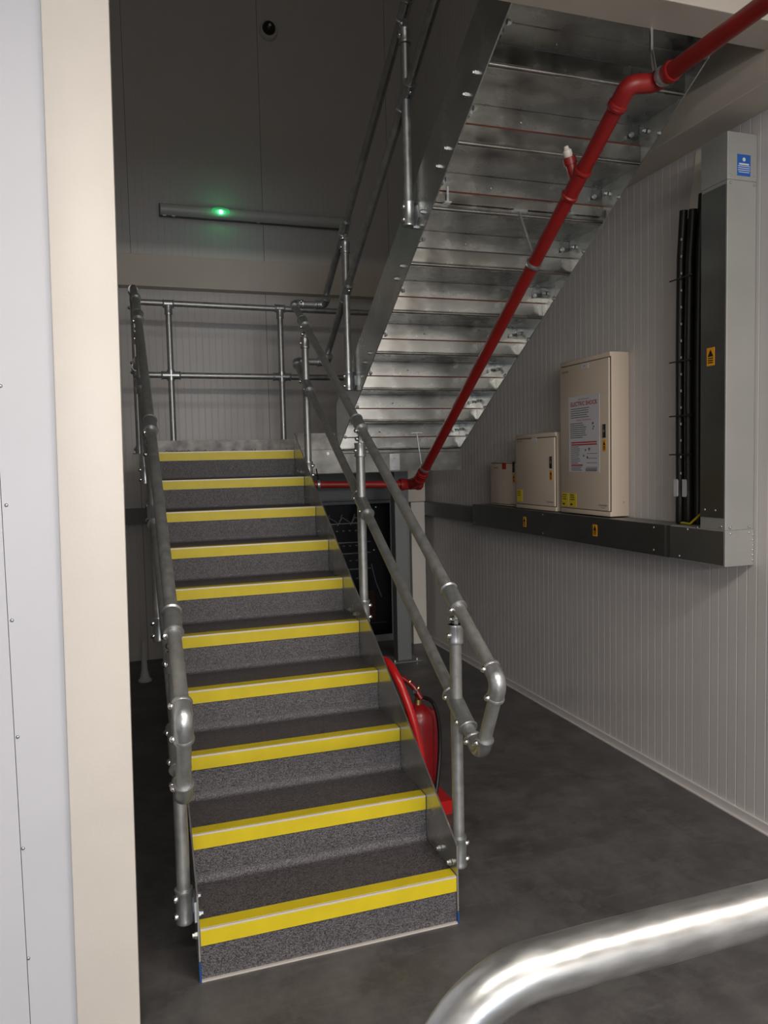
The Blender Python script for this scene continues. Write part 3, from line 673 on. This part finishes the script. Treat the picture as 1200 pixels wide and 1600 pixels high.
MB().lathe((1.245, YB - .10, 5.865), (0, -1, 0), [(0, .014), (.008, .012)], 12).build('lens', DIFF, SCM)

# ------------------------------------------------------------------ glass fronted cabinet below the landing and its surroundings
YC = 4.58
CB = thing('equipment_cabinet', (1.8, 4.66, 0), 'black glass fronted equipment cabinet with a grey frame below the landing', 'cabinet')
cx0, cx1 = 1.28, 2.345
MB().box((cx0, YB - .02, .0), (cx1, YB - .001, 1.42)).box((cx0, YC + .03, 0), (cx0 + .012, YB - .02, 1.42)).box((cx1 - .012, YC + .03, 0), (cx1, YB - .02, 1.42)).box((cx0, YC + .03, 1.40), (cx1, YB - .02, 1.42)).build('body', BLACKP, CB, smooth=False)
MB().box((cx0, YC, 0), (cx0 + .055, YC + .03, 1.42)).box((cx1 - .055, YC, 0), (cx1, YC + .03, 1.42)).box((cx0 + .055, YC, 0), (cx1 - .055, YC + .03, .065)).box((cx0 + .055, YC, 1.39), (cx1 - .055, YC + .03, 1.42)).build('frame', GREYP, CB, smooth=False)
MB().box((cx0 + .055, YC + .010, .065), (cx1 - .055, YC + .014, 1.39)).build('glass', GLASS, CB, smooth=False)
for z, hgt in ((1.10, .10), (.95, .06), (.80, .10), (.62, .12)):
    u = MB().box((cx0 + .10, YC + .06, z), (2.10, YC + .14, z + hgt)).build('rack_unit', BLACKP, CB, smooth=False)
    MB().box((cx0 + .10, YC + .056, z + hgt - .006), (2.10, YC + .060, z + hgt)).build('edge_strip', ALU, u, smooth=False)
    for k in range(9): MB().box((1.42 + k * .065, YC + .055, z + .02), (1.44 + k * .065, YC + .0585, z + .030)).build('port', DIFF, u, smooth=False)
for x, z in ((1.98, .78), (1.63, .79), (2.13, .92), (2.16, 1.35)):
    MB().lathe((x, YC + .05, z), (0, -1, 0), [(0, .007), (.003, .005)], 8).build('status_light', SPK, CB)
for k in range(4):
    x = 1.5 + .13 * k
    MB().tube([(x, YC + .05, 1.18), (x + .05, YC + .045, 1.26), (x + .14, YC + .045, 1.20), (x + .18, YC + .05, 1.29)], .004, 6).build('patch_lead', DIFF, CB)
MB().tube([(2.10, YC + .05, .78), (2.14, YC + .045, .60), (2.20, YC + .05, .44)], .004, 6).build('patch_lead', DIFF, CB)
MB().box((2.03, YC + .05, .20), (2.13, YC + .10, .50)).build('battery_unit', mat('dull_brown', (.12, .03, .02), .5), CB, smooth=False)
MB().box((cx0 + .1, YC + .05, .175), (2.25, YC + .054, .185)).build('shelf', DGREY, CB, smooth=False)
struct(MB().box((.30, 4.57, 1.425), (2.36, YB - .001, 1.69)).build('trim_6', DGREY, smooth=False))
struct(MB().box((-1.39, 4.57, 1.29), (.30, YB - .001, 1.425)).build('trim_7', DGREY, smooth=False))
pil = MB().box((2.425, 4.33, 0), (2.565, YB - .001, 1.40)).build('pilaster', CREAM, smooth=False); tag(pil, 'narrow cream boxed pillar in the back right corner below the landing', 'pillar')
bx = MB().box((2.385, 4.33, 1.405), (2.575, YB - .001, 1.74)).build('wall_box', BEAMC, smooth=False, bevel=.003); tag(bx, 'pale rectangular casing on top of the narrow corner pillar', 'box')

# pale tapered foot on the left below the landing
cn = MB().lathe((-.115, 4.02, 0), (0, 0, 1), [(0, .055), (.012, .056), (.03, .040), (.10, .026), (.22, .020), (.34, .016), (.345, .010)], 18).build('floor_stand', DIFF); tag(cn, 'slim pale grey tapered stand on the dark floor left of the stairs', 'stand')

# ------------------------------------------------------------------ fire extinguisher on a red stand, right of the stairs
STN = thing('extinguisher_stand', (1.16, .88, 0), 'red moulded extinguisher stand with a hooped handle beside the right stringer', 'stand')
MB().box((1.035, .62, .0), (1.205, .86, .07)).box((1.035, .86, .0), (1.33, 1.20, .07)).build('tray', REDG, STN, smooth=False)
hoop = [(1.30, .655, .06), (1.295, .66, .08)]
pts = [Vector((1.075, 1.16, .06)), Vector((1.06, 1.14, .45)), Vector((1.03, 1.10, .70)), Vector((1.012, 1.00, .805)), Vector((1.022, .90, .80)), Vector((1.055, .82, .70)), Vector((1.10, .77, .52)), Vector((1.125, .74, .32)), Vector((1.13, .73, .06))]
def smooth_path(p, it=3):
    p = [Vector(v) for v in p]
    for _ in range(it):
        q = [p[0]]
        for a, b in zip(p[:-1], p[1:]): q += [a * .75 + b * .25, a * .25 + b * .75]
        q.append(p[-1]); p = q
    return p
MB().tube(smooth_path(pts), .021, 14).build('hoop_handle', REDG, STN)
EX = thing('fire_extinguisher', (1.185, .96, .07), 'dark red fire extinguisher with black hose and brass valve on the red stand', 'fire extinguisher')
r = .082; ex, ey = 1.185, .955
MB().lathe((ex, ey, .072), (0, 0, 1), [(0, r - .01), (.01, r), (.40, r), (.425, r * .96), (.45, r * .84), (.475, r * .6), (.49, .03)], 28).build('cylinder', REDD, EX)
vv = MB().lathe((ex, ey, .555), (0, 0, 1), [(0, .018), (.03, .018), (.035, .013), (.055, .013)], 14).build('valve', BRASS, EX)
MB().lathe((ex + .018, ey - .01, .585), (.9, -.5, 0), [(0, .006), (.03, .006)], 8).build('pin', CHROME, EX)
MB().tube([(ex - .01, ey, .615), (ex - .03, ey - .05, .64), (ex - .05, ey - .09, .655)], .010, 8).tube([(ex, ey, .60), (ex + .035, ey - .05, .60), (ex + .05, ey - .09, .585)], .008, 8).build('lever', BLACKP, EX)
MB().tube(smooth_path([(ex - .075, ey + .02, .70), (ex - .03, ey - .02, .665), (ex + .0, ey - .05, .60)], 2), .014, 10).build('discharge_tube', REDD, EX)
MB().tube(smooth_path([(ex + .01, ey - .02, .60), (ex + .07, ey - .04, .585), (ex + .105, ey - .03, .47), (ex + .108, ey - .03, .32), (ex + .08, ey - .06, .18), (ex + .05, ey - .09, .09)]), .011, 10).build('hose', BLACK, EX)
for k in range(2): MB().lathe((ex - .045 + .035 * k, ey - .005 - .025 * k, .682 - .03 * k), (1, -.6, -.8), [(0, .0165), (.005, .0165)], 10).build('cable_tie', BRASS, EX)
MB().box((ex + .045, ey + .13, .072), (ex + .160, ey + .20, .47)).build('back_board', REDD, STN, bevel=.006)

# ------------------------------------------------------------------ guard rail in the foreground
FR = .031
pts = [(1.39, -1.895, .0)] + [(1.25 + .14 * math.sin(a), -1.895, 1.082 + .14 * math.cos(a)) for a in [PI / 2 * (1 - k / 14) for k in range(15)]] + [(.60, -1.898, 1.222), (.33, -1.898, 1.222)]
cx, rad = .245, .14
pts += [(.28, -1.90, 1.222)]
for k in range(1, 15):
    a = PI / 2 * k / 14 * .98; pts.append((.255 - rad * math.sin(a), -1.90, 1.222 - rad + rad * math.cos(a)))
pts.append((.112, -1.90, .0))
HG = thing('barrier_rail', (.112, -1.90, 0), 'thick bent galvanised barrier tube in the near foreground, lower right corner', 'barrier')
FGM = mat('worn_galvanised', (.42, .43, .435), .35, .9, .14, 16, .03, 30, .08, (1, 3, 3))
MB().tube(pts, FR, 36).build('bent_tube', FGM, HG)
MB().lathe((1.39, -1.895, 0), (0, 0, 1), [(0, .07), (.008, .07), (.008, FR + .005), (.04, FR + .004), (.04, FR)], 24).build('floor_flange', FIT, HG)
MB().lathe((.112, -1.9, 0), (0, 0, 1), [(0, .07), (.008, .07), (.008, FR + .005), (.04, FR + .004), (.04, FR)], 24).build('floor_flange', FIT, HG)
